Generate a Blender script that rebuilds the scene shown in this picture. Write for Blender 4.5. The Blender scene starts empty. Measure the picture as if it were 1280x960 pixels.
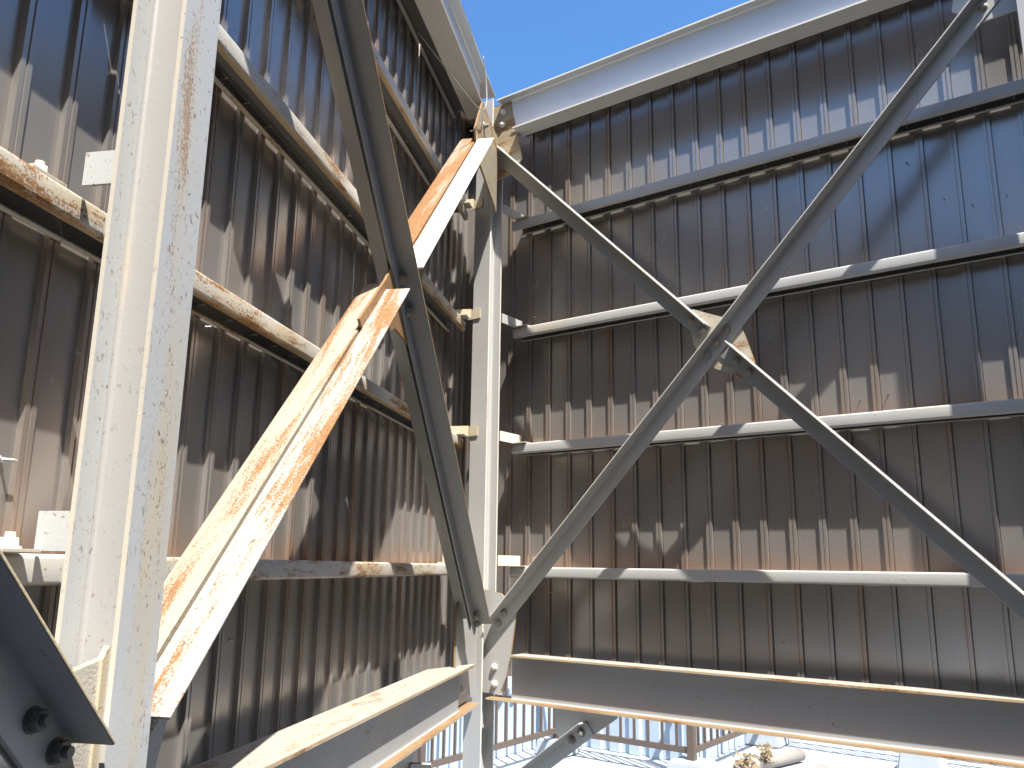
import bpy, bmesh, math, random
from mathutils import Vector, Matrix
random.seed(7)
R = math.radians
C = bpy.context.scene.collection
scene = bpy.context.scene
FLOOR = 1.6                      # height of the eye above the roof floor

# ------------------------------------------------------------------ camera
cam_d = bpy.data.cameras.new('camera'); cam = bpy.data.objects.new('camera', cam_d); C.objects.link(cam)
up = Vector((0.0, 0.97694718, -0.2130857))
M = Matrix(((0.99991164, -0.01329338, 0.0), (-0.00283263, -0.21306687, -0.97703351), (0.01298808, 0.97694718, -0.2130857)))
cam.matrix_world = Matrix.Translation((0, 0, FLOOR)) @ M.to_4x4()
cam_d.sensor_width = 36.0; cam_d.lens = 36.0 * 1050.0 / 1280.0
cam_d.clip_start = 0.02; cam_d.clip_end = 2000.0
scene.camera = cam

# ------------------------------------------------------------------ light
SUN_AZ, SUN_EL = 156.0, 60.2     # azimuth clockwise from +Y
world = bpy.data.worlds.new('World'); scene.world = world; world.use_nodes = True
wn = world.node_tree; bg = wn.nodes['Background']
sky = wn.nodes.new('ShaderNodeTexSky'); sky.sky_type = 'NISHITA'; sky.sun_disc = False
sky.sun_elevation = R(SUN_EL); sky.sun_rotation = R(SUN_AZ)
sky.altitude = 0.0; sky.air_density = 1.0; sky.dust_density = 2.0; sky.ozone_density = 3.5
hs = wn.nodes.new('ShaderNodeHueSaturation'); hs.inputs['Saturation'].default_value = 1.25
wn.links.new(sky.outputs[0], hs.inputs['Color']); wn.links.new(hs.outputs[0], bg.inputs[0]); bg.inputs[1].default_value = 0.115
sl = bpy.data.lights.new('sun', 'SUN'); sl.energy = 5.0; sl.angle = R(0.55); sl.color = (1.0, 0.95, 0.87)
so = bpy.data.objects.new('sun', sl); C.objects.link(so)
sd = Vector((math.sin(R(SUN_AZ)) * math.cos(R(SUN_EL)), math.cos(R(SUN_AZ)) * math.cos(R(SUN_EL)), math.sin(R(SUN_EL))))
so.rotation_euler = sd.to_track_quat('Z', 'Y').to_euler(); so.location = (3, -6, 12)
scene.view_settings.view_transform = 'Standard'; scene.view_settings.look = 'None'
scene.view_settings.exposure = 1.35; scene.view_settings.gamma = 1.0
scene.cycles.max_bounces = 8; scene.cycles.diffuse_bounces = 5

# ------------------------------------------------------------------ frames of the two walls
def hdir(az): return Vector((math.sin(R(az)), math.cos(R(az)), 0))
class Frame:                     # s along the wall, q inward from the girt faces, z above eye level
    def __init__(self, u, n, d): self.u, self.n, self.d = hdir(u), hdir(n), d
    def p(self, s, q, z): return self.u * s + self.n * (q - self.d) + Vector((0, 0, z + FLOOR))
def gp(x, y, z=0.0): return Vector((x, y, z))
LF = Frame(10.5, 100.5, 0.98)    # left wall
RF = Frame(126.3, 216.3, 3.37)   # right wall
UP = Vector((0, 0, 1))

# ------------------------------------------------------------------ materials
def nt(name):
    m = bpy.data.materials.new(name); m.use_nodes = True
    return m, m.node_tree, m.node_tree.nodes['Principled BSDF']
class NB:
    def __init__(self, t): self.t = t
    def n(self, typ, **kw):
        x = self.t.nodes.new(typ)
        for k, v in kw.items(): setattr(x, k, v)
        return x
    def l(self, a, b): self.t.links.new(a, b)
    def val(self, op, a, b=None, clamp=False):
        x = self.n('ShaderNodeMath', operation=op); x.use_clamp = clamp
        for i, v in enumerate((a, b)):
            if v is None: continue
            if isinstance(v, (int, float)): x.inputs[i].default_value = v
            else: self.l(v, x.inputs[i])
        return x.outputs[0]
    def ramp(self, f, p0, p1, v0=0.0, v1=1.0):
        x = self.n('ShaderNodeMapRange'); x.clamp = True
        x.inputs[1].default_value = p0; x.inputs[2].default_value = p1
        x.inputs[3].default_value = v0; x.inputs[4].default_value = v1
        self.l(f, x.inputs[0]); return x.outputs[0]
    def noise(self, vec, scale, detail=4, rough=0.6, dist=0.0):
        x = self.n('ShaderNodeTexNoise'); x.inputs['Scale'].default_value = scale
        x.inputs['Detail'].default_value = detail; x.inputs['Roughness'].default_value = rough
        x.inputs['Distortion'].default_value = dist
        self.l(vec, x.inputs['Vector']); return x.outputs[0]
    def vmul(self, vec, v):
        x = self.n('ShaderNodeVectorMath', operation='MULTIPLY'); self.l(vec, x.inputs[0]); x.inputs[1].default_value = v
        return x.outputs[0]
    def mix(self, f, a, b):
        x = self.n('ShaderNodeMix', data_type='RGBA')
        if isinstance(f, (int, float)): x.inputs[0].default_value = f
        else: self.l(f, x.inputs[0])
        for i, v in ((6, a), (7, b)):
            if isinstance(v, tuple): x.inputs[i].default_value = (*v, 1)
            else: self.l(v, x.inputs[i])
        return x.outputs[2]
    def coords(self, seeded=True):
        tc = self.n('ShaderNodeTexCoord')
        if not seeded: return tc.outputs['Object']
        oi = self.n('ShaderNodeObjectInfo')
        k = self.val('MULTIPLY', oi.outputs['Random'], 37.0)
        x = self.n('ShaderNodeVectorMath', operation='ADD'); self.l(tc.outputs['Object'], x.inputs[0]); self.l(k, x.inputs[1])
        return x.outputs[0]
    def bump(self, b, h, strength, dist=0.002):
        x = self.n('ShaderNodeBump'); x.inputs['Strength'].default_value = strength; x.inputs['Distance'].default_value = dist
        self.l(h, x.inputs['Height']); self.l(x.outputs[0], b.inputs['Normal'])

RUST_D, RUST_M, RUST_L = (0.085, 0.035, 0.014), (0.16, 0.075, 0.028), (0.28, 0.14, 0.052)
def paint(name, base, stain=0.3, speck=0.4, rust=0.2, rough=0.45, along=0.25, tint=(0.55, 0.45, 0.24), bump=0.25):
    """weathered gloss paint on steel: yellowish stains, rust blooms drawn out along the member, dark pinholes"""
    m, t, b = nt(name); k = NB(t)
    v = k.coords(); vs = k.vmul(v, (along, 1, 1))
    big = k.noise(vs, 7.0, 5, 0.65)
    stn = k.ramp(big, 0.66 - 0.28 * stain, 0.80 - 0.22 * stain)
    col = k.mix(k.val('MULTIPLY', stn, min(1.0, 0.35 + stain * 0.65)), base, tint)
    tone = k.noise(v, 3.0, 3, 0.5)
    col = k.mix(k.ramp(tone, 0.3, 0.7, 0.0, 0.25), col, tuple(c * 0.78 for c in base))
    bl = k.noise(vs, 22.0, 6, 0.7, 0.3)
    grain = k.noise(v, 210.0, 3, 0.7)
    rm = k.ramp(k.val('ADD', k.val('ADD', k.val('MULTIPLY', bl, 0.45), k.val('MULTIPLY', big, 0.30)), k.val('MULTIPLY', grain, 0.25)), 0.615 - 0.15 * rust, 0.655 - 0.15 * rust)
    rcol = k.mix(k.ramp(k.noise(v, 90.0, 4, 0.7), 0.35, 0.65), RUST_M, RUST_L)
    col = k.mix(k.val('MULTIPLY', rm, min(1.0, 0.4 + rust)), col, rcol)
    grp = k.ramp(k.noise(vs, 9.0, 3, 0.6), 0.64 - 0.3 * speck, 0.76 - 0.25 * speck)
    fine = k.noise(k.vmul(v, (0.6, 1, 1)), 120.0, 3, 0.6, 0.4)
    pin = k.val('MULTIPLY', k.ramp(fine, 0.635 - 0.03 * speck, 0.69), k.ramp(grp, 0.0, 1.0, 0.10, 1.0))
    col = k.mix(k.val('MULTIPLY', pin, 0.8), col, k.mix(k.ramp(big, 0.4, 0.6), (0.17, 0.12, 0.055), RUST_D))
    k.l(col, b.inputs['Base Color'])
    k.l(k.ramp(k.val('MAXIMUM', rm, pin), 0, 1, rough, 0.85), b.inputs['Roughness'])
    h = k.val('ADD', k.noise(v, 160.0, 3, 0.6), k.val('MULTIPLY', k.val('MAXIMUM', rm, pin), -0.6))
    k.bump(b, h, bump, 0.0012)
    return m
def plain(name, base, rough=0.6, var=0.15, scale=20.0, bump=0.1, metal=0.0):
    m, t, b = nt(name); k = NB(t); v = k.coords()
    n = k.noise(v, scale, 5, 0.6)
    k.l(k.mix(k.ramp(n, 0.3, 0.7, 0, var * 2), base, tuple(c * 0.6 for c in base)), b.inputs['Base Color'])
    b.inputs['Roughness'].default_value = rough; b.inputs['Metallic'].default_value = metal
    k.bump(b, k.noise(v, scale * 6, 3), bump, 0.001)
    return m
def siding(name, base):
    """dark pre-painted sheet: dust settled above each rail, rust-brown run-off on the ribs, fine vertical streaks"""
    m, t, b = nt(name); k = NB(t); v = k.coords(False)
    oi = k.n('ShaderNodeObjectInfo')
    sep = k.n('ShaderNodeSeparateXYZ'); k.l(v, sep.inputs[0]); z = sep.outputs[2]; d = sep.outputs[1]
    off = k.n('ShaderNodeVectorMath', operation='ADD'); k.l(v, off.inputs[0]); k.l(k.val('MULTIPLY', oi.outputs['Random'], 50.0), off.inputs[1])
    w = off.outputs[0]
    streak = k.noise(k.vmul(w, (1, 1, 0.02)), 150.0, 4, 0.7)
    patch = k.noise(k.vmul(w, (1, 1, 0.25)), 9.0, 4, 0.6)
    col = k.mix(k.ramp(streak, 0.45, 0.75, 0, 0.12), base, tuple(c * 0.62 for c in base))
    col = k.mix(k.ramp(patch, 0.4, 0.75, 0, 0.4), col, tuple(c * a for c, a in zip(base, (1.1, 0.98, 0.86))))
    fr = k.val('FRACT', k.val('DIVIDE', z, 0.6))
    lo = k.ramp(k.val('ADD', fr, k.val('MULTIPLY', k.val('SUBTRACT', streak, 0.5), 0.10)), 0.01, 0.17, 1.0, 0.0)
    amt = k.val('MULTIPLY', lo, k.ramp(z, -0.8, 1.7, 0.9, 0.1))
    col = k.mix(k.val('MULTIPLY', amt, 0.8), col, (0.40, 0.215, 0.12))
    rib = k.ramp(d, 0.001, 0.008)                                   # run-off clings to the ribs
    rr = k.val('MULTIPLY', rib, k.ramp(oi.outputs['Random'], 0.35, 0.9))
    rr = k.val('MULTIPLY', rr, k.ramp(patch, 0.35, 0.6))
    col = k.mix(k.val('MULTIPLY', rr, 0.5), col, (0.36, 0.205, 0.11))
    k.l(col, b.inputs['Base Color'])
    k.l(k.ramp(patch, 0.3, 0.8, 0.23, 0.29), b.inputs['Roughness'])
    b.inputs['Specular IOR Level'].default_value = 0.5; b.inputs['Metallic'].default_value = 0.58
    h = k.val('ADD', k.noise(k.vmul(w, (1, 1, 0.2)), 6.0, 2, 0.4), k.val('MULTIPLY', streak, 0.004))
    k.bump(b, h, 0.25, 0.005)
    return m

GREY = (0.42, 0.42, 0.405)
M_COL = paint('column_paint', (0.43, 0.445, 0.455), stain=0.36, speck=0.85, rust=0.30, along=0.08, tint=(0.50, 0.40, 0.20))
M_COLW = paint('column_web_paint', (0.325, 0.32, 0.315), stain=0.15, speck=0.45, rust=0.06, along=0.15)
M_COLE = paint('column_edge_paint', (0.47, 0.44, 0.38), stain=0.2, speck=0.5, rust=0.2)
M_NEAR = paint('near_bracket_paint', (0.70, 0.67, 0.60), stain=0.3, speck=0.6, rust=0.15)
M_GREYD = paint('grey_paint_darker', (0.30, 0.305, 0.30), stain=0.15, speck=0.4, rust=0.05, tint=(0.22, 0.19, 0.11))
M_PLATE = paint('rusted_plate', (0.42, 0.38, 0.30), stain=0.8, speck=0.6, rust=0.75, tint=(0.36, 0.19, 0.075))
M_COL2 = paint('corner_column_paint', (0.385, 0.385, 0.375), stain=0.2, speck=0.2, rust=0.05)
M_GIRT = paint('rail_paint_rusting', (0.50, 0.485, 0.44), stain=0.75, speck=1.0, rust=0.62, tint=(0.42, 0.31, 0.15))
M_GIRT_R = paint('rail_paint', (0.42, 0.42, 0.41), stain=0.25, speck=0.25, rust=0.12)
M_INNER = paint('rail_inside_dark', (0.15, 0.15, 0.145), stain=0.4, speck=0.2, rust=0.1, tint=(0.12, 0.10, 0.07))  # inside faces of the rails coloured darker than the outside
M_LIP = paint('rail_lip_rust', (0.40, 0.32, 0.20), stain=0.8, speck=0.4, rust=0.6, tint=(0.28, 0.15, 0.05))
M_GREY = paint('grey_paint', GREY, stain=0.15, speck=0.35, rust=0.05, tint=(0.30, 0.27, 0.16))
M_BEAM = paint('beam_paint', (0.44, 0.45, 0.45), stain=0.15, speck=0.25, rust=0.05)
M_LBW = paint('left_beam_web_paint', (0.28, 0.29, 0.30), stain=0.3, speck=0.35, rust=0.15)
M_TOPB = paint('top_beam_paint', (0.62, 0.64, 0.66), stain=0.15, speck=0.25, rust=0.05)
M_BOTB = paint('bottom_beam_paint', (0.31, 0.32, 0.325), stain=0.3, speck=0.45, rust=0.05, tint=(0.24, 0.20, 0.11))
M_TOP = paint('flange_top_paint', (0.36, 0.34, 0.30), stain=0.3, speck=0.6, rust=0.42)
M_RUSTY = paint('rusty_white_paint', (0.36, 0.32, 0.255), stain=0.75, speck=0.8, rust=1.0, tint=(0.22, 0.12, 0.052), along=0.10)
M_BRACE = paint('brace_white_rusting', (0.34, 0.325, 0.29), stain=0.5, speck=1.0, rust=0.80, tint=(0.28, 0.17, 0.08), along=0.12)
M_CREAM = paint('cream_paint', (0.62, 0.60, 0.53), stain=0.4, speck=0.5, rust=0.40, tint=(0.62, 0.48, 0.26))
M_ORANGE = paint('orange_rust', (0.27, 0.175, 0.09), stain=0.8, speck=0.4, rust=0.6, tint=(0.20, 0.10, 0.036))
M_EDGE = paint('rust_edge', (0.46, 0.37, 0.24), stain=0.7, speck=0.5, rust=0.6, tint=(0.38, 0.20, 0.08))
M_LICHEN = paint('stained_plate', (0.34, 0.31, 0.23), stain=0.8, speck=1.0, rust=0.62, tint=(0.40, 0.25, 0.09), bump=0.6)
M_ROUGH = paint('textured_plate', (0.44, 0.42, 0.38), stain=0.2, speck=0.3, rust=0.08, bump=1.0)
M_WELD = paint('weld_rust', (0.46, 0.40, 0.30), stain=0.7, speck=0.4, rust=0.4, bump=0.7)
M_SIDE = siding('siding_paint', (0.345, 0.328, 0.312))
M_BOLT = paint('bolt_paint', (0.62, 0.60, 0.55), stain=0.3, speck=0.2, rust=0.1)
M_BOLTG = paint('bolt_grey', (0.26, 0.25, 0.22), stain=0.5, speck=0.5, rust=0.3)
M_ZINC = plain('zinc', (0.55, 0.55, 0.55), 0.3, 0.1, metal=0.9)
M_ROOF = plain('white_roof_coating', (0.33, 0.355, 0.375), 0.6, 0.08, 4.0)
M_DECK = plain('bounce_cut_grey', (0.16, 0.16, 0.155), 0.8, 0.15, 3.0)  # for the added floor sheet that cuts bounced light
M_BLOCKER = plain('sky_blocker_sheet', (0.075, 0.075, 0.075), 0.6, 0.1, 4.0)  # for the unseen block that cuts sky light
M_BLUE = plain('pale_blue_cladding', (0.40, 0.49, 0.60), 0.5, 0.06, 6.0)
M_CONC = plain('painted_concrete', (0.33, 0.365, 0.40), 0.7, 0.08, 10.0)
M_BROWN = plain('brown_rail_paint', (0.105, 0.078, 0.06), 0.5, 0.1)
M_WIRE = plain('old_wire', (0.30, 0.29, 0.27), 0.6, 0.2, 60.0)
M_PIPE = plain('pale_pipe', (0.30, 0.27, 0.235), 0.7, 0.25, 14.0)
M_DRY = plain('dry_leaf', (0.20, 0.15, 0.085), 0.8, 0.3, 30.0)

# ------------------------------------------------------------------ object helpers
def link(name, me, mats, parent=None, mw=None):
    o = bpy.data.objects.new(name, me); C.objects.link(o)
    for m in (mats if isinstance(mats, (list, tuple)) else [mats]):
        if len(me.materials) < (len(mats) if isinstance(mats, (list, tuple)) else 1): me.materials.append(m)
    if mw is None: mw = Matrix.Identity(4)
    if parent is not None:
        o.parent = parent; o.matrix_local = parent['_w'].inverted() @ mw if False else WM[parent.name].inverted() @ mw
    else: o.matrix_local = mw
    WM[o.name] = mw
    return o
WM = {}
def tag(o, label=None, cat=None, group=None, kind=None):
    if label: o['label'] = label
    if cat: o['category'] = cat
    if group: o['group'] = group
    if kind: o['kind'] = kind
    return o
def thing(name, loc, label, cat, group=None):
    o = bpy.data.objects.new(name, None); C.objects.link(o); o.empty_display_size = 0.05
    o.location = loc; WM[o.name] = Matrix.Translation(loc)
    return tag(o, label, cat, group)
def basis(P, X, Y):
    X = X.normalized(); Y = (Y - X * Y.dot(X)).normalized(); Z = X.cross(Y)
    return Matrix((( X.x, Y.x, Z.x, P.x), (X.y, Y.y, Z.y, P.y), (X.z, Y.z, Z.z, P.z), (0, 0, 0, 1)))
def mesh_from(name, verts, faces, mi=None, smooth=False):
    bm = bmesh.new(); vs = [bm.verts.new(v) for v in verts]
    for i, f in enumerate(faces):
        try: fc = bm.faces.new([vs[j] for j in f])
        except ValueError: continue
        if mi: fc.material_index = mi[i]
        fc.smooth = smooth
    bmesh.ops.recalc_face_normals(bm, faces=bm.faces)
    me = bpy.data.meshes.new(name); bm.to_mesh(me); bm.free(); return me
def extrude(name, prof, P0, P1, A, B, mats, parent=None, mi=None, smooth=None, rings=1, skew=None):
    """sweep a closed profile [(a,b)...] from P0 to P1; a runs along A, b along B"""
    X = P1 - P0; Lg = X.length; mw = basis(P0, X, A); s = 1 if (mw.to_3x3() @ Vector((0, 0, 1))).dot(B) > 0 else -1
    n = len(prof); verts = []; faces = []; m = []
    for k in range(rings + 1):
        for (a, b) in prof:
            x = Lg * k / rings
            if skew and k == rings: x += skew(a, b)
            verts.append((x, a, s * b))
    for k in range(rings):
        for i in range(n):
            j = (i + 1) % n
            faces.append((k * n + i, k * n + j, (k + 1) * n + j, (k + 1) * n + i)); m.append(mi[i] if mi else 0)
    faces.append(tuple(range(n))); m.append(mi[0] if mi else 0)
    faces.append(tuple(rings * n + i for i in range(n))); m.append(mi[0] if mi else 0)
    me = mesh_from(name, verts, faces, m)
    if smooth:
        for p in me.polygons:
            if p.index % n in smooth and len(p.vertices) == 4: p.use_smooth = True
    return link(name, me, mats, parent, mw)
def plate(name, F, pts, q, t, mats, parent=None, edge=None):
    """flat plate in the plane of a wall: outline in (s, z), middle at q, thickness t"""
    o = F.p(pts[0][0], q, pts[0][1]); mw = basis(o, F.u, UP)
    s = 1 if (mw.to_3x3() @ Vector((0, 0, 1))).dot(F.n) > 0 else -1
    n = len(pts); v = []
    for k in (-t / 2, t / 2):
        for (a, b) in pts: v.append((a - pts[0][0], b - pts[0][1], k * s))
    f = [tuple(range(n)), tuple(range(n, 2 * n))]; m = [0, 0]
    for i in range(n): f.append((i, (i + 1) % n, n + (i + 1) % n, n + i)); m.append(1 if edge else 0)
    me = mesh_from(name, v, f, m)
    return link(name, me, [mats, edge] if edge else mats, parent, mw)
def box(name, P, X, Y, dims, mat, parent=None, bev=0.0):
    """box with its centre at P, dims along X, Y and their normal"""
    mw = basis(P, X, Y); bm = bmesh.new(); bmesh.ops.create_cube(bm, size=1.0)
    bmesh.ops.scale(bm, vec=dims, verts=bm.verts)
    if bev: bmesh.ops.bevel(bm, geom=list(bm.edges), offset=bev, segments=2, affect='EDGES')
    me = bpy.data.meshes.new(name); bm.to_mesh(me); bm.free()
    return link(name, me, mat, parent, mw)
def tube(name, pts, r, mat, parent=None, seg=8, cyclic=False):
    vs, fs = [], []
    for i, p in enumerate(pts):
        d = (pts[min(i + 1, len(pts) - 1)] - pts[max(i - 1, 0)]).normalized()
        a = d.cross(Vector((0.31, 0.2, 0.93))).normalized(); b = d.cross(a)
        rr = r[i] if isinstance(r, (list, tuple)) else r
        for k in range(seg):
            w = 2 * math.pi * k / seg; vs.append(tuple(p - pts[0] + (a * math.cos(w) + b * math.sin(w)) * rr))
        if i:
            for k in range(seg):
                j = (k + 1) % seg; fs.append(((i - 1) * seg + k, (i - 1) * seg + j, i * seg + j, i * seg + k))
    fs.append(tuple(range(seg))); fs.append(tuple((len(pts) - 1) * seg + k for k in range(seg)))
    me = mesh_from(name, vs, fs, None, True)
    return link(name, me, mat, parent, Matrix.Translation(pts[0]))
def smooth_path(pts, n=6):
    out = []
    for i in range(len(pts) - 1):
        p0 = pts[max(i - 1, 0)]; p1 = pts[i]; p2 = pts[i + 1]; p3 = pts[min(i + 2, len(pts) - 1)]
        for k in range(n):
            t = k / n
            out.append(0.5 * (2 * p1 + (p2 - p0) * t + (2 * p0 - 5 * p1 + 4 * p2 - p3) * t * t + (3 * p1 - p0 - 3 * p2 + p3) * t ** 3))
    out.append(pts[-1].copy()); return out

# bolts: a dome or hex head on a washer, lathe-built once and shared
def lathe_mesh(name, prof, seg):
    v, f = [], []
    for (r, h) in prof:
        for k in range(seg):
            w = 2 * math.pi * k / seg; v.append((r * math.cos(w), r * math.sin(w), h))
    for i in range(len(prof) - 1):
        for k in range(seg):
            j = (k + 1) % seg; f.append((i * seg + k, i * seg + j, (i + 1) * seg + j, (i + 1) * seg + k))
    f.append(tuple((len(prof) - 1) * seg + k for k in range(seg)))
    return mesh_from(name, v, f)
ME_DOME = lathe_mesh('dome_bolt', [(0.017, -0.003), (0.017, 0.003), (0.0145, 0.0031), (0.0145, 0.008), (0.012, 0.0125), (0.007, 0.0155), (0.002, 0.0165)], 14)
for p in ME_DOME.polygons: p.use_smooth = True
def hex_mesh():
    bm = bmesh.new()
    for (r, h0, h1, sg) in ((0.018, -0.003, 0.003, 16), (0.0150, 0.003, 0.0155, 6), (0.008, 0.0155, 0.024, 10)):
        g = bmesh.ops.create_cone(bm, cap_ends=True, segments=sg, radius1=r, radius2=r * 0.96, depth=h1 - h0)
        bmesh.ops.translate(bm, verts=g['verts'], vec=(0, 0, (h0 + h1) / 2))
    me = bpy.data.meshes.new('hex_bolt'); bm.to_mesh(me); bm.free(); return me
ME_HEX = hex_mesh()
ME_HEX_W = ME_HEX.copy(); ME_DOME_G = ME_DOME.copy()
ME_DOME.materials.append(M_BOLT); ME_HEX.materials.append(M_BOLTG); ME_HEX_W.materials.append(M_CREAM); ME_DOME_G.materials.append(M_BOLTG)
def bolt(P, N, me, parent, spin=0.0, scale=1.0):
    o = bpy.data.objects.new('bolt', me); C.objects.link(o)
    mw = Matrix.Translation(P) @ N.to_track_quat('Z', 'Y').to_matrix().to_4x4() @ Matrix.Rotation(spin, 4, 'Z') @ Matrix.Scale(scale, 4)
    o.parent = parent; o.matrix_local = WM[parent.name].inverted() @ mw; WM[o.name] = mw
    return o

# ------------------------------------------------------------------ section profiles
def arc(cx, cy, r, a0, a1, n=4):
    return [(cx + r * math.cos(R(a0 + (a1 - a0) * i / n)), cy + r * math.sin(R(a0 + (a1 - a0) * i / n))) for i in range(n + 1)]
def angle_prof(w, t, dx=0.0, mir=1):
    """angle: outstanding leg along +a at the top, other leg hanging along -b, heel at (dx, 0)"""
    p = [(0, 0)]
    p += arc(w - 0.002, -0.002, 0.002, 90, 0, 2)
    p += arc(w - 0.0035, -t + 0.0035, 0.0035, 0, -90, 3)
    p += [(a, b) for a, b in arc(t + 0.0085, -t - 0.0085, 0.0085, 90, 180, 5)]
    p += arc(t - 0.0035, -w + 0.0035, 0.0035, 0, -90, 3)
    p += [(0, -w)]
    return [(mir * (a + dx), b) for a, b in p]
def channel_prof(dep=0.10, h=0.05, lip=0.02, r=0.008, t=0.0032):
    """lipped channel lying on its back: front face at a=0, web on top at b=0, open underneath"""
    def path(o, rr):
        x0, x1, y0, y1 = -dep + o, -o, -h + o, -o
        p = [(-lip, y0)] + arc(x1 - rr, y0 + rr, rr, -90, 0) + arc(x1 - rr, y1 - rr, rr, 0, 90) + arc(x0 + rr, y1 - rr, rr, 90, 180) + arc(x0 + rr, y0 + rr, rr, 180, 270) + [(-dep + lip, y0)]
        return p
    return path(0, r), path(t, r - t)
def girt(name_parent, F, s0, s1, ztop, mat):
    out, inn = channel_prof(); n = len(out)
    P0, P1 = F.p(s0, 0, ztop), F.p(s1, 0, ztop); X = P1 - P0; mw = basis(P0, X, F.n); s = 1 if (mw.to_3x3() @ Vector((0, 0, 1))).dot(UP) > 0 else -1
    v, f = [], []
    nr = 14
    for k in range(nr + 1):
        for (a, b) in out + inn: v.append((X.length * k / nr, a, s * b))
    N = 2 * n
    for k in range(nr):
        for i in range(n - 1):
            f.append((k * N + i, k * N + i + 1, (k + 1) * N + i + 1, (k + 1) * N + i))
            f.append((k * N + n + i, k * N + n + i + 1, (k + 1) * N + n + i + 1, (k + 1) * N + n + i))
        for i in (0, n - 1): f.append((k * N + i, k * N + n + i, (k + 1) * N + n + i, (k + 1) * N + i))
    for k in (0, nr):
        for i in range(n - 1): f.append((k * N + i, k * N + i + 1, k * N + n + i + 1, k * N + n + i))
    mi = []
    for fc in f:
        c = sum((Vector(v[i]) for i in fc), Vector()) / len(fc); ids = [i % N for i in fc]
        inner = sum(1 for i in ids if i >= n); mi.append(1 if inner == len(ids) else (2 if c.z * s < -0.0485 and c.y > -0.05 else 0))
    me = mesh_from('channel', v, f, mi, True)
    me.set_sharp_from_angle(angle=R(40))
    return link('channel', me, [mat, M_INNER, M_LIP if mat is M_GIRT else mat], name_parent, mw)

# ------------------------------------------------------------------ roof floor (setting)
bm = bmesh.new(); bmesh.ops.create_grid(bm, x_segments=4, y_segments=4, size=600)
me = bpy.data.meshes.new('roof_floor'); bm.to_mesh(me); bm.free()
tag(link('roof_floor', me, M_ROOF), kind='structure')
# unseen grey sheet added over the white floor to cut bounced light
zf = -FLOOR + 0.004
pts = [LF.p(6.6, -1.6, zf), RF.p(12.0, -1.6, zf), gp(6.0, -16.0, 0.004), LF.p(-16.0, -1.6, zf)]
tag(link('bounce_cut_sheet', mesh_from('bounce_cut_sheet', [tuple(p) for p in pts], [(0, 1, 2, 3)]), M_DECK), kind='structure')

# ------------------------------------------------------------------ corrugated walls
PITCH = 0.12
def siding_mesh(name, flip):
    h = 0.0115
    pr = [(0, 0), (0.0016, h), (0.0125, h), (0.0135, h - 0.003), (0.0165, h - 0.003), (0.0175, h), (0.0284, h), (0.0298, -0.004), (0.0325, -0.004), (0.0330, 0), (PITCH + 0.001, 0)]
    v, f = [], []
    zs = (-0.52, 2.5); n = len(pr)
    for off in (0.0, -0.0012):
        for z in zs:
            for (a, b) in pr: v.append((a if not flip else -a, b + off, z))
    for i in range(n - 1):
        f.append((i, i + 1, n + i + 1, n + i)); f.append((2 * n + i, 2 * n + i + 1, 3 * n + i + 1, 3 * n + i))
        for k in (0, 1): f.append((k * n + i, k * n + i + 1, (k + 2) * n + i + 1, (k + 2) * n + i))
    return mesh_from(name, v, f)
def wall(F, s0, s1, ref, label, name):
    t = thing(name, F.p((s0 + s1) / 2, -0.1125, -0.52), label, 'wall')
    # local frame: x along the wall, y inward; built right-handed by mirroring x
    mw0 = basis(F.p(0, -0.1125, 0), -F.u, F.n)      # -u x n = up
    me = siding_mesh('siding_panel', True); me.materials.append(M_SIDE)
    extrude('shade_coping', [(-0.20, 0.0), (0.004, 0.0), (0.004, -0.07), (0.001, -0.07), (0.001, -0.003), (-0.197, -0.003), (-0.197, -0.07), (-0.20, -0.07)], F.p(s0, 0, 2.52), F.p(s1, 0, 2.52), F.n, UP, M_SIDE, t)  # unseen cap, added to shade the top of the sheets
    k = math.floor((s0 - ref) / PITCH)
    while ref + k * PITCH < s1:
        s = ref + k * PITCH
        o = bpy.data.objects.new('siding_panel', me); C.objects.link(o)
        mw = basis(F.p(s, -0.1125 + random.uniform(-0.0006, 0.0006), 0), -F.u, F.n) @ Matrix.Rotation(random.uniform(-0.006, 0.006), 4, 'Z')
        o.parent = t; o.matrix_local = WM[t.name].inverted() @ mw; k += 1
    return t
w_left = wall(LF, -3.2, 4.40, 2.925, 'dark corrugated metal wall behind the rusty white brace, left of the corner', 'corrugated_wall')
w_right = wall(RF, -2.93, 4.6, -0.539, 'dark corrugated metal wall behind the grey crossed braces, right of the corner', 'corrugated_wall')
# unseen block of ribbed dark sheet, added behind the viewer to cut sky light
pa, pb = LF.p(-3.2, -0.12, -FLOOR + 0.01), RF.p(4.6, -0.12, -FLOOR + 0.01)
blocker_t = thing('sky_blocker', (pa + pb) / 2, 'unseen dark ribbed block added behind the viewer to cut sky light', 'light blocker')
dd = (pb - pa); nn = int(dd.length / 0.3); dn = UP.cross(dd.normalized()); prof = []
for i in range(nn):
    x = i * 0.3
    prof += [(x, 0.0), (x + 0.2, 0.0), (x + 0.215, 0.03), (x + 0.285, 0.03)]
prof += [(nn * 0.3, 0.0), (nn * 0.3, -3.0), (0.0, -3.0)]
extrude('wall', prof, pa, pa + UP * 6.3, dd.normalized(), dn, M_BLOCKER, blocker_t)
box('shade_coping', (pa + pb) / 2 + UP * 6.36 - dn * 1.48, dd, dn, (dd.length + 0.1, 3.2, 0.12), M_BLOCKER, blocker_t, 0.01)
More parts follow.
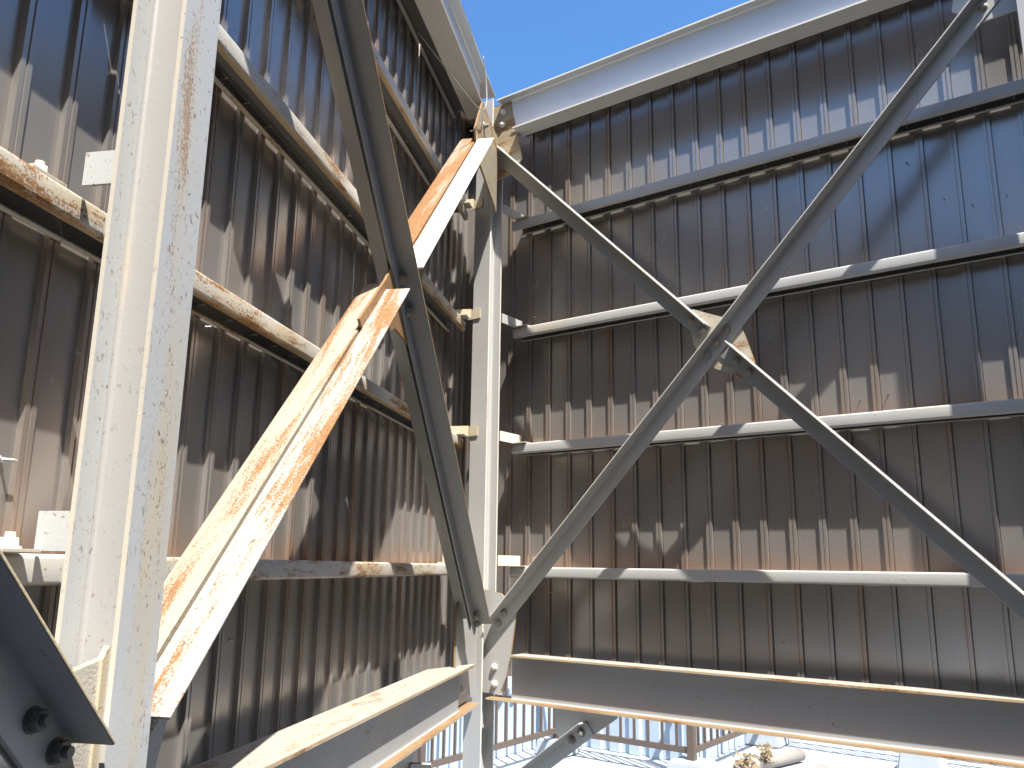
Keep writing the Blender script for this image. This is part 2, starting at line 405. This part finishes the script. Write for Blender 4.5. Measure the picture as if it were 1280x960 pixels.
# screws whose tips and heads catch the light on the sheets
ME_SCREW = lathe_mesh('screw', [(0.0035, 0), (0.0035, 0.004), (0.0018, 0.0045), (0.0018, 0.016), (0.0004, 0.021)], 6); ME_SCREW.materials.append(M_ZINC)
def screw(F, parent, s, z, q=-0.112, scale=1.0):
    o = bpy.data.objects.new('screw', ME_SCREW); C.objects.link(o)
    N = (F.n + F.u * random.uniform(-0.25, 0.25) + UP * random.uniform(-0.2, 0.2)).normalized()
    mw = Matrix.Translation(F.p(s, q, z)) @ N.to_track_quat('Z', 'Y').to_matrix().to_4x4() @ Matrix.Scale(scale, 4)
    o.parent = parent; o.matrix_local = WM[parent.name].inverted() @ mw
for i in range(46):
    screw(RF, w_right, random.uniform(-2.45, 0.05), random.choice((0.0, 0.6, 1.2)) + random.uniform(-0.36, 0.52), scale=random.uniform(0.6, 1.1))
for i in range(16):
    screw(LF, w_left, random.uniform(1.3, 3.9), random.uniform(-0.3, 2.0), scale=random.uniform(0.6, 1.0))
screw(LF, w_left, 1.215, 0.165, scale=1.7)

# ------------------------------------------------------------------ girts (horizontal rails)
ME_TIP = lathe_mesh('screw_tip', [(0.0042, 0.0), (0.0042, 0.006), (0.0025, 0.0065), (0.0025, 0.020), (0.0005, 0.026)], 6); ME_TIP.materials.append(M_BOLTG)
def rail(F, s0, s1, z, mat, label, group, tips=False):
    t = thing('wall_rail', F.p((s0 + s1) / 2, -0.05, z - 0.05), label, 'rail', group)
    girt(t, F, s0, s1, z, mat)
    if tips:
        n0 = math.ceil(s0 / PITCH)
        for k in range(n0, int(s1 / PITCH)):
            o = bpy.data.objects.new('screw', ME_TIP); C.objects.link(o)
            mw = Matrix.Translation(F.p(k * PITCH + 0.05 + random.uniform(-0.01, 0.01), -0.0965, z - 0.026)) @ F.n.to_track_quat('Z', 'Y').to_matrix().to_4x4()
            o.parent = t; o.matrix_local = WM[t.name].inverted() @ mw
    return t
GL, GR = 'rails of the left wall', 'rails of the right wall'
ZL = {0: 2.395, 1: 1.807, 2: 1.212, 3: 0.617, 4: 0.011}
rail(LF, 1.258, 3.97, ZL[0], M_GREY, 'dark rail tucked behind the top beam of the left wall', GL)
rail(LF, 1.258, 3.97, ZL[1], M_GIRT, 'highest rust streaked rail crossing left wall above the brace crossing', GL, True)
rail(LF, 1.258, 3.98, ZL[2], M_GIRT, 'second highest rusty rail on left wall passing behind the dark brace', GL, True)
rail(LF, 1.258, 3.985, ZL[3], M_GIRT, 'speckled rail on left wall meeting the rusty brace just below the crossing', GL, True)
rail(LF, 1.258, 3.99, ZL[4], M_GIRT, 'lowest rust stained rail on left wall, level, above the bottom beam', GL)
rail(LF, -1.2, 1.256, 1.205, M_GIRT, 'rail above the picture edge on the wall left of the big column', GL)
rail(LF, -1.2, 1.256, ZL[3], M_GIRT, 'upper whitish rail ending at left side of the big column', GL)
rail(LF, -1.2, 1.256, ZL[4], M_GIRT, 'lower whitish rail with a bolted cleat, ending left of the big column', GL)
ZR = {0: 2.4, 1: 1.8, 2: 1.205, 3: 0.602, 4: 0.002}
rail(RF, -2.49, 4.4, ZR[0], M_GREY, 'rail hidden behind the top beam of the right wall', GR)
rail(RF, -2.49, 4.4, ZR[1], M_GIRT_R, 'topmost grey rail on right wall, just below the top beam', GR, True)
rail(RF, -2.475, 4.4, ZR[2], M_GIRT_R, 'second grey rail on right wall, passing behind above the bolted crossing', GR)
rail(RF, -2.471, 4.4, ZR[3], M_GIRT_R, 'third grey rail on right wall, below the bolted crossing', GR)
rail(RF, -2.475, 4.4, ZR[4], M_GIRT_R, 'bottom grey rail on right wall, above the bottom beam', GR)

# ------------------------------------------------------------------ H sections
def h_part_profiles(bw, hh, tw, tf, r=0.008):
    """web with root fillets and two flanges; a across the flanges, b from flange to flange (centred)"""
    web = [(tw / 2 + r, hh / 2 - tf)] + [(a, b) for a, b in arc(tw / 2 + r, hh / 2 - tf - r, r, 90, 180, 4)][1:] \
        + [(a, b) for a, b in arc(tw / 2 + r, -hh / 2 + tf + r, r, 180, 270, 4)]
    web = web + [(-a, b) for a, b in reversed(web)]
    f1 = [(-bw / 2, hh / 2), (bw / 2, hh / 2), (bw / 2, hh / 2 - tf), (-bw / 2, hh / 2 - tf)]
    f2 = [(a, b - hh + tf) for a, b in f1]
    return web, f1, f2
def sm(me, ang=35):
    for p in me.polygons: p.use_smooth = True
    me.set_sharp_from_angle(angle=R(ang))
def column(F, s, q, b, hh, tw, tf, z0, z1, label, mw_, mf_, me_):
    t = thing('steel_column', F.p(s, q, z0), label, 'column')
    web, f1, f2 = h_part_profiles(b, hh, tw, tf)
    P0, P1 = F.p(s, q, z0), F.p(s, q, z1)
    o = extrude('web', web, P0, P1, F.u, F.n, mw_, t, rings=6); sm(o.data)
    extrude('flange', f1, P0, P1, F.u, F.n, [mf_, me_], t, [0, 1, 0, 1], rings=6)
    extrude('flange', f2, P0, P1, F.u, F.n, [mf_, me_], t, [0, 1, 0, 1], rings=6)
    return t
def beam(F, s0, s1, q, b, z0, z1, tw, tf, label, mats, tip0=(0, 0), tip1=(0, 0), cope=None, woff=0.0):
    """mats: web, top flange, bottom flange, edge; tip: extra length of (top, bottom) flange beyond the web"""
    hh = z1 - z0; zc = (z0 + z1) / 2
    t = thing('steel_beam', F.p((s0 + s1) / 2, q, z0), label, 'beam')
    web, f1, f2 = h_part_profiles(b, hh, tw, tf)
    o = extrude('web', web, F.p(s0, q + woff, zc), F.p(s1, q + woff, zc), F.n, UP, mats[0], t, rings=8); sm(o.data)
    for nm, pf, m, i in (('top_flange', f1, mats[1], 0), ('bottom_flange', f2, mats[2], 1)):
        extrude(nm, pf, F.p(s0 - tip0[i], q, zc), F.p(s1 + tip1[i], q, zc), F.n, UP, [m, mats[3]], t, [0, 1, 0, 1], rings=8,
                skew=(cope if i == 0 else None))
    return t

# big column of the left wall, corner column, right column
c_big = column(LF, 1.163, 0.164, 0.10, 0.10, 0.006, 0.008, -FLOOR + 0.004, 2.45, 'pale rust speckled steel column nearest the camera, on the left', M_COLW, M_COL, M_COLE)
c_cor = column(RF, -2.521, 0.16, 0.10, 0.10, 0.006, 0.008, -FLOOR + 0.004, 2.415, 'grey steel column standing in the corner where both walls meet', M_COL2, M_COL2, M_CREAM)
c_rt = column(RF, -0.072, 0.16, 0.10, 0.10, 0.006, 0.008, -FLOOR + 0.004, 2.45, 'steel column cut off by the upper right picture edge', M_COL2, M_COL2, M_CREAM)

# beams
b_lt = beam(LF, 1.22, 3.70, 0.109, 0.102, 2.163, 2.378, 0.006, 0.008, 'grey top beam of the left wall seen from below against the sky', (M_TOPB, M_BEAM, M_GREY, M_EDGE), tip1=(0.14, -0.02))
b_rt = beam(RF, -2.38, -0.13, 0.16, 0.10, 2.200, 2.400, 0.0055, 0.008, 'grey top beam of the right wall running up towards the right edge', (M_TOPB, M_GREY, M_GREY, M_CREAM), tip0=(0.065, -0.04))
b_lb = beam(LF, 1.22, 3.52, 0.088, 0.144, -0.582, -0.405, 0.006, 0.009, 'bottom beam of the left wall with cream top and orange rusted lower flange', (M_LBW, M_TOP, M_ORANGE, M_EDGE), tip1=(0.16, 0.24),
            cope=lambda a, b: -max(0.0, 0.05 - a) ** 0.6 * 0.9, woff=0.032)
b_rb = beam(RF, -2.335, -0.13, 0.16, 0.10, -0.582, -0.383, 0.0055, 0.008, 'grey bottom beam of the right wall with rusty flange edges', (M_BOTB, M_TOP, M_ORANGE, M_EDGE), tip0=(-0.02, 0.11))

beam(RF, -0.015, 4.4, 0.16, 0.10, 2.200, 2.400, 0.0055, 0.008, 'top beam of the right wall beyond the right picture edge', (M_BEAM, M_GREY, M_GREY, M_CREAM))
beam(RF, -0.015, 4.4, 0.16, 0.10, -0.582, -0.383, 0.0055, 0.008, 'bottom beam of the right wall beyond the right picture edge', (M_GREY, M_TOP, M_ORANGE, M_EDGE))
# ------------------------------------------------------------------ gusset plates welded to the columns, with their bolts
TG = 0.009
# corner column, plates in the plane of the right wall
g = plate('gusset_plate', RF, [(-2.518, -0.56), (-2.385, -0.564), (-2.345, -0.40), (-2.312, -0.195), (-2.40, -0.12), (-2.518, -0.10)], 0.16, TG, M_COL2, c_cor, M_ORANGE)
for (s, z) in ((-2.432, -0.447), (-2.430, -0.520)): bolt(RF.p(s, 0.1645, z), RF.n, ME_DOME, g, random.random())
g = plate('gusset_plate', RF, [(-2.518, 1.97), (-2.479, 1.965), (-2.376, 1.982), (-2.312, 2.045), (-2.345, 2.205), (-2.385, 2.385), (-2.518, 2.39)], 0.16, TG, M_LICHEN, c_cor, M_EDGE)
for (s, z) in ((-2.434, 2.343), (-2.438, 2.272)): bolt(RF.p(s, 0.1645, z), RF.n, ME_DOME, g, random.random())
# corner column, plates in the plane of the left wall
QL = 0.16
g = plate('gusset_plate', LF, [(3.50, -0.17), (3.60, -0.10), (3.90, -0.05), (3.90, -0.56), (3.52, -0.56), (3.50, -0.40)], QL - 0.052, TG, M_COL2, c_cor, M_ORANGE)
for (s, z) in ((3.60, -0.43), (3.61, -0.505)): bolt(LF.p(s, QL - 0.047, z), LF.n, ME_DOME, g, random.random())
g = plate('gusset_plate', LF, [(3.54, 2.17), (3.90, 2.17), (3.90, 1.76), (3.84, 1.78), (3.46, 1.84), (3.40, 1.95)], QL, TG, M_LICHEN, c_cor, M_ORANGE)
bolt(LF.p(3.57, QL + 0.005, 2.06), LF.n, ME_HEX, g)
# big column
g = plate('gusset_plate', LF, [(1.158, -0.137), (1.085, -0.150), (1.035, -0.21), (1.03, -0.36), (1.158, -0.40)], QL, 0.012, M_ROUGH, c_big, M_WELD)
plate('weld_seam', LF, [(1.1595, -0.120), (1.146, -0.138), (1.148, -0.42), (1.1595, -0.42)], QL + 0.006, 0.010, M_WELD, c_big)
plate('gusset_plate', LF, [(1.168, -0.10), (1.30, -0.18), (1.345, -0.235), (1.30, -0.37), (1.168, -0.42)], QL, TG, M_ROUGH, c_big, M_EDGE)
# right column
g = plate('gusset_plate', RF, [(-0.075, 1.985), (-0.235, 1.978), (-0.33, 2.06), (-0.30, 2.20), (-0.075, 2.20)], 0.16, TG, M_COL2, c_rt)

# cleats: short angles that carry the rails at the columns
def cleat(F, col, s_face, side, z, q0, q1, dep=0.075, hgt=0.055, mat=M_CREAM, bolt_at=None, fq=(-0.085, 0.012)):
    """upright leg square to the wall at s_face, flat leg reaching out from it on side (+1/-1) over the rail"""
    t = 0.006
    P = F.p(s_face + side * t / 2, (q0 + q1) / 2, z + hgt / 2 + 0.003)
    c = box('cleat', P, F.u, F.n, (t, q1 - q0, hgt), mat, col, 0.001)
    P2 = F.p(s_face + side * (dep / 2 + t + 0.0004), (fq[0] + fq[1]) / 2, z + 0.0036)
    f = box('cleat_foot', P2, F.u, F.n, (dep, fq[1] - fq[0], t), M_COLE, c, 0.001)
    if bolt_at is not None:
        bolt(F.p(s_face + side * bolt_at, fq[1] - 0.025, z + 0.0075), UP, ME_HEX_W, c, 0.4)
for i in (3, 4):
    cleat(LF, c_big, 1.213 - 0.045, -1, ZL[i], 0.020, 0.1135, 0.080, 0.062, M_COL, 0.045, (-0.085, -0.006 if i == 3 else 0.035))
for i in (1, 2, 3, 4):
    cleat(LF, c_cor, 3.945, -1, ZL[i] + 0.001, -0.075, 0.036, 0.07, 0.05, M_WELD, None, (-0.08, 0.03))
    plate('cleat_stiffener', RF, [(-2.60, ZL[i] + 0.005), (-2.522, ZL[i] + 0.005), (-2.522, ZL[i] + 0.055), (-2.60, ZL[i] + 0.055)], 0.2135, 0.006, M_WELD, c_cor, M_EDGE)
    cleat(RF, c_cor, -2.468, 1, ZR[i], -0.07, 0.108, 0.08, 0.05, M_COL2 if i < 3 else M_CREAM, None)

# ------------------------------------------------------------------ braces
def brace_dirs(F, p0, p1):
    e = (F.p(p1[0], 0, p1[1]) - F.p(p0[0], 0, p0[1])).normalized()
    n = F.n.cross(e)
    if n.z < 0: n = -n
    return e, n
def brace(F, p0, p1, q, w, t, label, mat, double=None, gap=0.0045, bolts=(), bme=None, cat='brace', matfar=None, edge=None):
    """angle brace: p0->p1 is the upper (heel) line in (s, z); outstanding leg at the top, other leg against the plate"""
    e, n = brace_dirs(F, p0, p1)
    P0, P1 = F.p(p0[0], q, p0[1]), F.p(p1[0], q, p1[1])
    tt = thing('steel_brace', (P0 + P1) / 2, label, cat)
    pr = angle_prof(w, t, gap, 1); mi = [0] * len(pr)
    if edge:
        for i in (1, 2, 3, 4, 5): mi[i] = 1
    mm = [mat, edge] if edge else mat
    o = extrude('angle_bar', pr, P0, P1, F.n, n, mm, tt, mi, rings=10); sm(o.data, 30)
    if double:
        o2 = extrude('angle_bar', angle_prof(w, t, gap, -1), P0 + (e * double[0]), P1 + (e * double[1]), F.n, n, [matfar or mat, edge or mat], tt, mi, rings=10); sm(o2.data, 30)
        if matfar: o2['label'] = 'orange rusted bar on the wall side'
    for (s, z) in bolts:
        bolt(F.p(s, q + gap + t, z), F.n, bme or ME_DOME_G, o, random.random() * 3)
    return tt
# left wall: double-angle X
brA1 = brace(LF, (1.222, -0.226), (2.300, 0.812), QL, 0.075, 0.006, 'lower half of the bright rusty white double brace, beside the big column', M_BRACE, (0.03, 0.045), matfar=M_RUSTY)
brA2 = brace(LF, (2.425, 0.925), (3.455, 1.928), QL, 0.075, 0.006, 'upper half of the bright rusty white double brace, ending under the corner', M_CREAM, (0.03, 0.02), matfar=M_RUSTY)
brB = brace(LF, (1.19, 2.050), (3.632, -0.233), QL, 0.065, 0.006, 'long dark grey double brace falling to the foot of the corner column', M_GREYD, (0.0, -0.03),
            bolts=((2.405, 0.878), (2.490, 0.798), (3.560, -0.207), (3.590, -0.235)), bme=ME_HEX, edge=M_EDGE)
brN = brace(LF, (0.10, 0.756), (1.098, -0.237), QL, 0.075, 0.006, 'dark bolted brace end in the lower left foreground', M_NEAR, (0.0, -0.02),
            bolts=((1.018, -0.200), (1.068, -0.247)), bme=ME_HEX, edge=M_WELD)
gc = thing('gusset_plate', LF.p(2.40, QL, 0.84), 'small rusty plate at the crossing of the left braces', 'plate')
plate('plate', LF, [(2.10, 0.66), (2.30, 0.845), (2.365, 0.925), (2.47, 0.945), (2.68, 1.10), (2.72, 1.06), (2.58, 0.84), (2.60, 0.70), (2.40, 0.72), (2.16, 0.60)], QL, 0.0085, M_ORANGE, gc, M_ORANGE)

# right wall: single-angle X
QR = 0.16
brC = brace(RF, (-0.180, 2.128), (-2.450, -0.252), QR, 0.065, 0.006, 'unbroken grey brace rising from the corner foot to the upper right, right wall', M_GREY,
            bolts=((-1.257, 0.958), (-1.301, 0.912), (-1.345, 0.866), (-2.375, -0.205), (-2.408, -0.252), (-0.228, 2.030)), bme=ME_DOME_G, edge=M_CREAM)
brD1 = brace(RF, (-2.452, 2.149), (-1.328, 0.990), QR, 0.07, 0.006, 'upper half of the falling grey brace, from top gusset to the crossing, right wall', M_GREYD,
             bolts=((-1.415, 1.030), (-1.366, 0.980)), bme=ME_DOME_G, edge=M_CREAM)
brD2 = brace(RF, (-1.243, 0.903), (-0.13, -0.238), QR, 0.07, 0.006, 'lower half of the falling grey brace, from the crossing to the right edge, right wall', M_GREYD,
             bolts=((-1.222, 0.828), (-1.172, 0.776)), bme=ME_DOME_G, edge=M_CREAM)
gc = thing('gusset_plate', RF.p(-1.28, QR, 0.92), 'plate with an orange rusted corner behind the bolted crossing, right wall', 'plate')
plate('plate', RF, [(-1.410, 1.082), (-1.205, 0.992), (-1.150, 0.815), (-1.185, 0.745), (-1.320, 0.812), (-1.405, 0.915), (-1.420, 0.985)], QR, TG, M_PLATE, gc, M_ORANGE)

# knee braces of the bay below
gk = thing('gusset_plate', RF.p(-1.95, QR, -0.60), 'dark plate hanging under the right bottom beam', 'plate')
plate('plate', RF, [(-2.10, -0.584), (-2.10, -0.69), (-2.02, -0.75), (-1.80, -0.60), (-1.80, -0.584)], QR, TG, M_GREY, gk)
brace(RF, (-1.945, -0.625), (-2.68, -1.16), QR, 0.065, 0.006, 'short grey knee brace bolted under the right bottom beam', M_BEAM,
      bolts=((-1.965, -0.672), (-2.012, -0.706)), bme=ME_HEX)
gk = thing('gusset_plate', LF.p(2.95, QL, -0.62), 'small plate hanging under the left bottom beam', 'plate')
plate('plate', LF, [(2.80, -0.584), (2.80, -0.68), (2.90, -0.72), (3.06, -0.68), (3.06, -0.584)], 0.088, TG, M_GREY, gk)
brace(LF, (2.97, -0.655), (3.80, -1.50), 0.088, 0.075, 0.006, 'grey knee brace end under the left bottom beam', M_BEAM, (0, 0))

# ------------------------------------------------------------------ loose wires at the top of the corner
def pts_w(F, l): return [F.p(*p) for p in l]
tag(tube('loose_cable', smooth_path(pts_w(LF, [(2.95, 0.02, 2.15), (3.02, 0.08, 2.08), (3.20, 0.15, 2.03), (3.36, 0.185, 2.03), (3.47, 0.195, 2.10), (3.52, 0.185, 2.24), (3.48, 0.175, 2.37)]), 6), 0.0024, M_WIRE), 'thin pale cable looping under the left top beam', 'cable')
tag(tube('hanging_wire', smooth_path(pts_w(LF, [(3.10, -0.02, 2.20), (3.10, -0.02, 1.98), (3.10, -0.018, 1.86), (3.16, -0.01, 1.81), (3.12, 0.0, 1.775), (3.06, 0.0, 1.785), (3.02, 0.0, 1.83)]), 5), 0.0032, M_WIRE), 'grey wire with hooked end hanging by the corner', 'wire')

# ------------------------------------------------------------------ roof beyond: railing, footings, cladding, pipes
uo, no = hdir(126.3), hdir(36.3)
A0 = gp(-0.62, 6.42); A1 = gp(0.44, 7.90); A2 = gp(1.46, 7.10); A3 = gp(2.45, 8.45); A4 = gp(4.4, 6.9)
def railing(P, Q, label, end_post=True, start_post=True):
    t = thing('railing', (P + Q) / 2, label, 'railing', 'brown railings on the roof beyond')
    d = (Q - P); L = d.length; d.normalize(); side = d.cross(UP)
    for z in (0.20, 1.10): box('rail', (P + Q) / 2 + UP * z, d, side, (L - 0.062, 0.035, 0.045), M_BROWN, t, 0.003)
    for e, on in ((P, start_post), (Q, end_post)):
        if on: box('post', e + UP * 0.60, d, side, (0.06, 0.06, 1.04), M_BROWN, t, 0.003)
    n = max(2, round(L / 0.128))
    me = None
    for k in range(1, n):
        if me is None:
            o = box('baluster', P + d * (L * k / n) + UP * 0.65, d, side, (0.02, 0.02, 0.853), M_BROWN, t, 0.002); me = o.data
        else:
            o = bpy.data.objects.new('baluster', me); C.objects.link(o); o.parent = t
            o.matrix_local = WM[t.name].inverted() @ basis(P + d * (L * k / n) + UP * 0.65, d, side)
    return t
railing(A0, A1, 'brown railing left of the first footing, seen under the corner')
railing(A1, A2, 'brown railing facing us between the two footings, under right beam', start_post=False)
railing(A2, A3, 'brown railing running away from the second footing, under right beam', start_post=False)
railing(A3, A4, 'brown railing farthest right, mostly hidden by the right bottom beam', start_post=False)
def footing(P, d, s, label):
    t = thing('footing', P, label, 'footing', 'white footings of the railing')
    bm = bmesh.new(); bmesh.ops.create_cube(bm, size=1.0)
    for v in bm.verts:
        k = 1.0 if v.co.z < 0 else 0.86
        v.co = Vector((v.co.x * s[0] * k, v.co.y * s[1] * k, (v.co.z + 0.5) * s[2] + 0.003))
    bmesh.ops.bevel(bm, geom=list(bm.edges), offset=0.012, segments=2, affect='EDGES')
    me = bpy.data.meshes.new('block'); bm.to_mesh(me); bm.free()
    link('block', me, M_CONC, t, basis(P, d, d.cross(UP) * -1))
footing(A1 - UP * 0.0, uo, (0.30, 0.30, 0.13), 'white footing under the first railing post, left')
footing(A2, uo, (0.34, 0.32, 0.13), 'white footing under the middle railing post')
footing(A3, uo, (0.34, 0.32, 0.16), 'white footing at the far end, by the dried plants')
footing(gp(3.44, 7.45), uo, (0.34, 0.32, 0.16), 'white footing at the bottom right, just below the beam')
# stepped pale blue cladding behind the railing
def clad(P, Q, label):
    t = thing('roof_screen', (P + Q) / 2, label, 'screen', 'pale blue roof screens')
    d = (Q - P); L = d.length; d.normalize(); n = int(L / 0.2); me = None
    pr = [(0, 0), (0.10, 0), (0.115, 0.03), (0.185, 0.03), (0.2, 0)]
    for k in range(n):
        mw = basis(P + d * (0.2 * k), d, d.cross(UP) * -1)
        if me is None:
            v = [(a, b + o, z) for o in (0.0, -0.002) for z in (0.005, 2.2) for a, b in pr]; m = len(pr); f = []
            for i in range(m - 1):
                f.append((i, i + 1, m + i + 1, m + i)); f.append((2 * m + i, 2 * m + i + 1, 3 * m + i + 1, 3 * m + i))
            me = mesh_from('cladding_panel', v, f)
            me.materials.append(M_BLUE)
        o = bpy.data.objects.new('cladding_panel', me); C.objects.link(o); o.parent = t; o.matrix_local = WM[t.name].inverted() @ mw
off = no * 0.42
clad(A0 - uo * 0.30 - no * 0.6, A1 - uo * 0.30 + no * 0.42, 'pale blue ribbed screen behind the leftmost railing')
clad(A1 - uo * 0.30 + no * 0.42, A2 + no * 0.42 - uo * 0.15, 'pale blue ribbed screen behind the railing that faces us')
clad(A2 + no * 0.42 - uo * 0.15, A3 + no * 0.45 - uo * 0.15, 'pale blue ribbed screen behind the railing running away')
clad(A3 + no * 0.45 - uo * 0.15, A4 + no * 0.45, 'pale blue ribbed screen at far right, above the pipes')
# pipes and dried weeds
tag(tube('pipe', [gp(1.45, 6.80, 0.06), gp(1.95, 7.25, 0.062), gp(2.52, 7.72, 0.06)], 0.052, M_PIPE, seg=14), 'pale weathered pipe lying on the white roof, farther one', 'pipe', 'pipes on the roof')
tag(tube('pipe', [gp(1.90, 6.75, 0.045), gp(2.55, 7.25, 0.045)], 0.045, M_PIPE, seg=14), 'pale weathered pipe lying on the white roof, nearer one', 'pipe', 'pipes on the roof')
def weed(P, n, h, label):
    t = thing('dried_plant', P, label, 'plant', 'dried plants on the roof')
    v, f = [], []
    sv = []
    for i in range(n):
        a = random.uniform(0, 6.28); r = random.uniform(0, h * 0.6); c = Vector((math.cos(a) * r, math.sin(a) * r, random.uniform(0.02, h)))
        x = Vector((random.uniform(-1, 1), random.uniform(-1, 1), random.uniform(-0.6, 0.6))).normalized(); y = x.orthogonal().normalized()
        L = random.uniform(0.018, 0.04); b = len(v)
        v += [tuple(c - x * L), tuple(c + y * L * 0.4 + Vector((0, 0, L * .2))), tuple(c + x * L), tuple(c - y * L * 0.4)]; f += [(b, b + 1, b + 2), (b, b + 2, b + 3)]
    o = link('leaves', mesh_from('leaves', v, f), M_DRY, t, Matrix.Translation(P)); o['kind'] = 'stuff'
    for i in range(5):
        a = random.uniform(0, 6.28)
        tube('stem', [P, P + Vector((math.cos(a) * h * 0.3, math.sin(a) * h * 0.3, h * 0.9))], 0.003, M_DRY, t, 5)
weed(gp(1.86, 7.02, 0.05), 70, 0.16, 'dried brown plant growing over the nearer part of the pipe')
weed(gp(2.10, 7.32, 0.05), 60, 0.17, 'dried brown plant by the far footing')
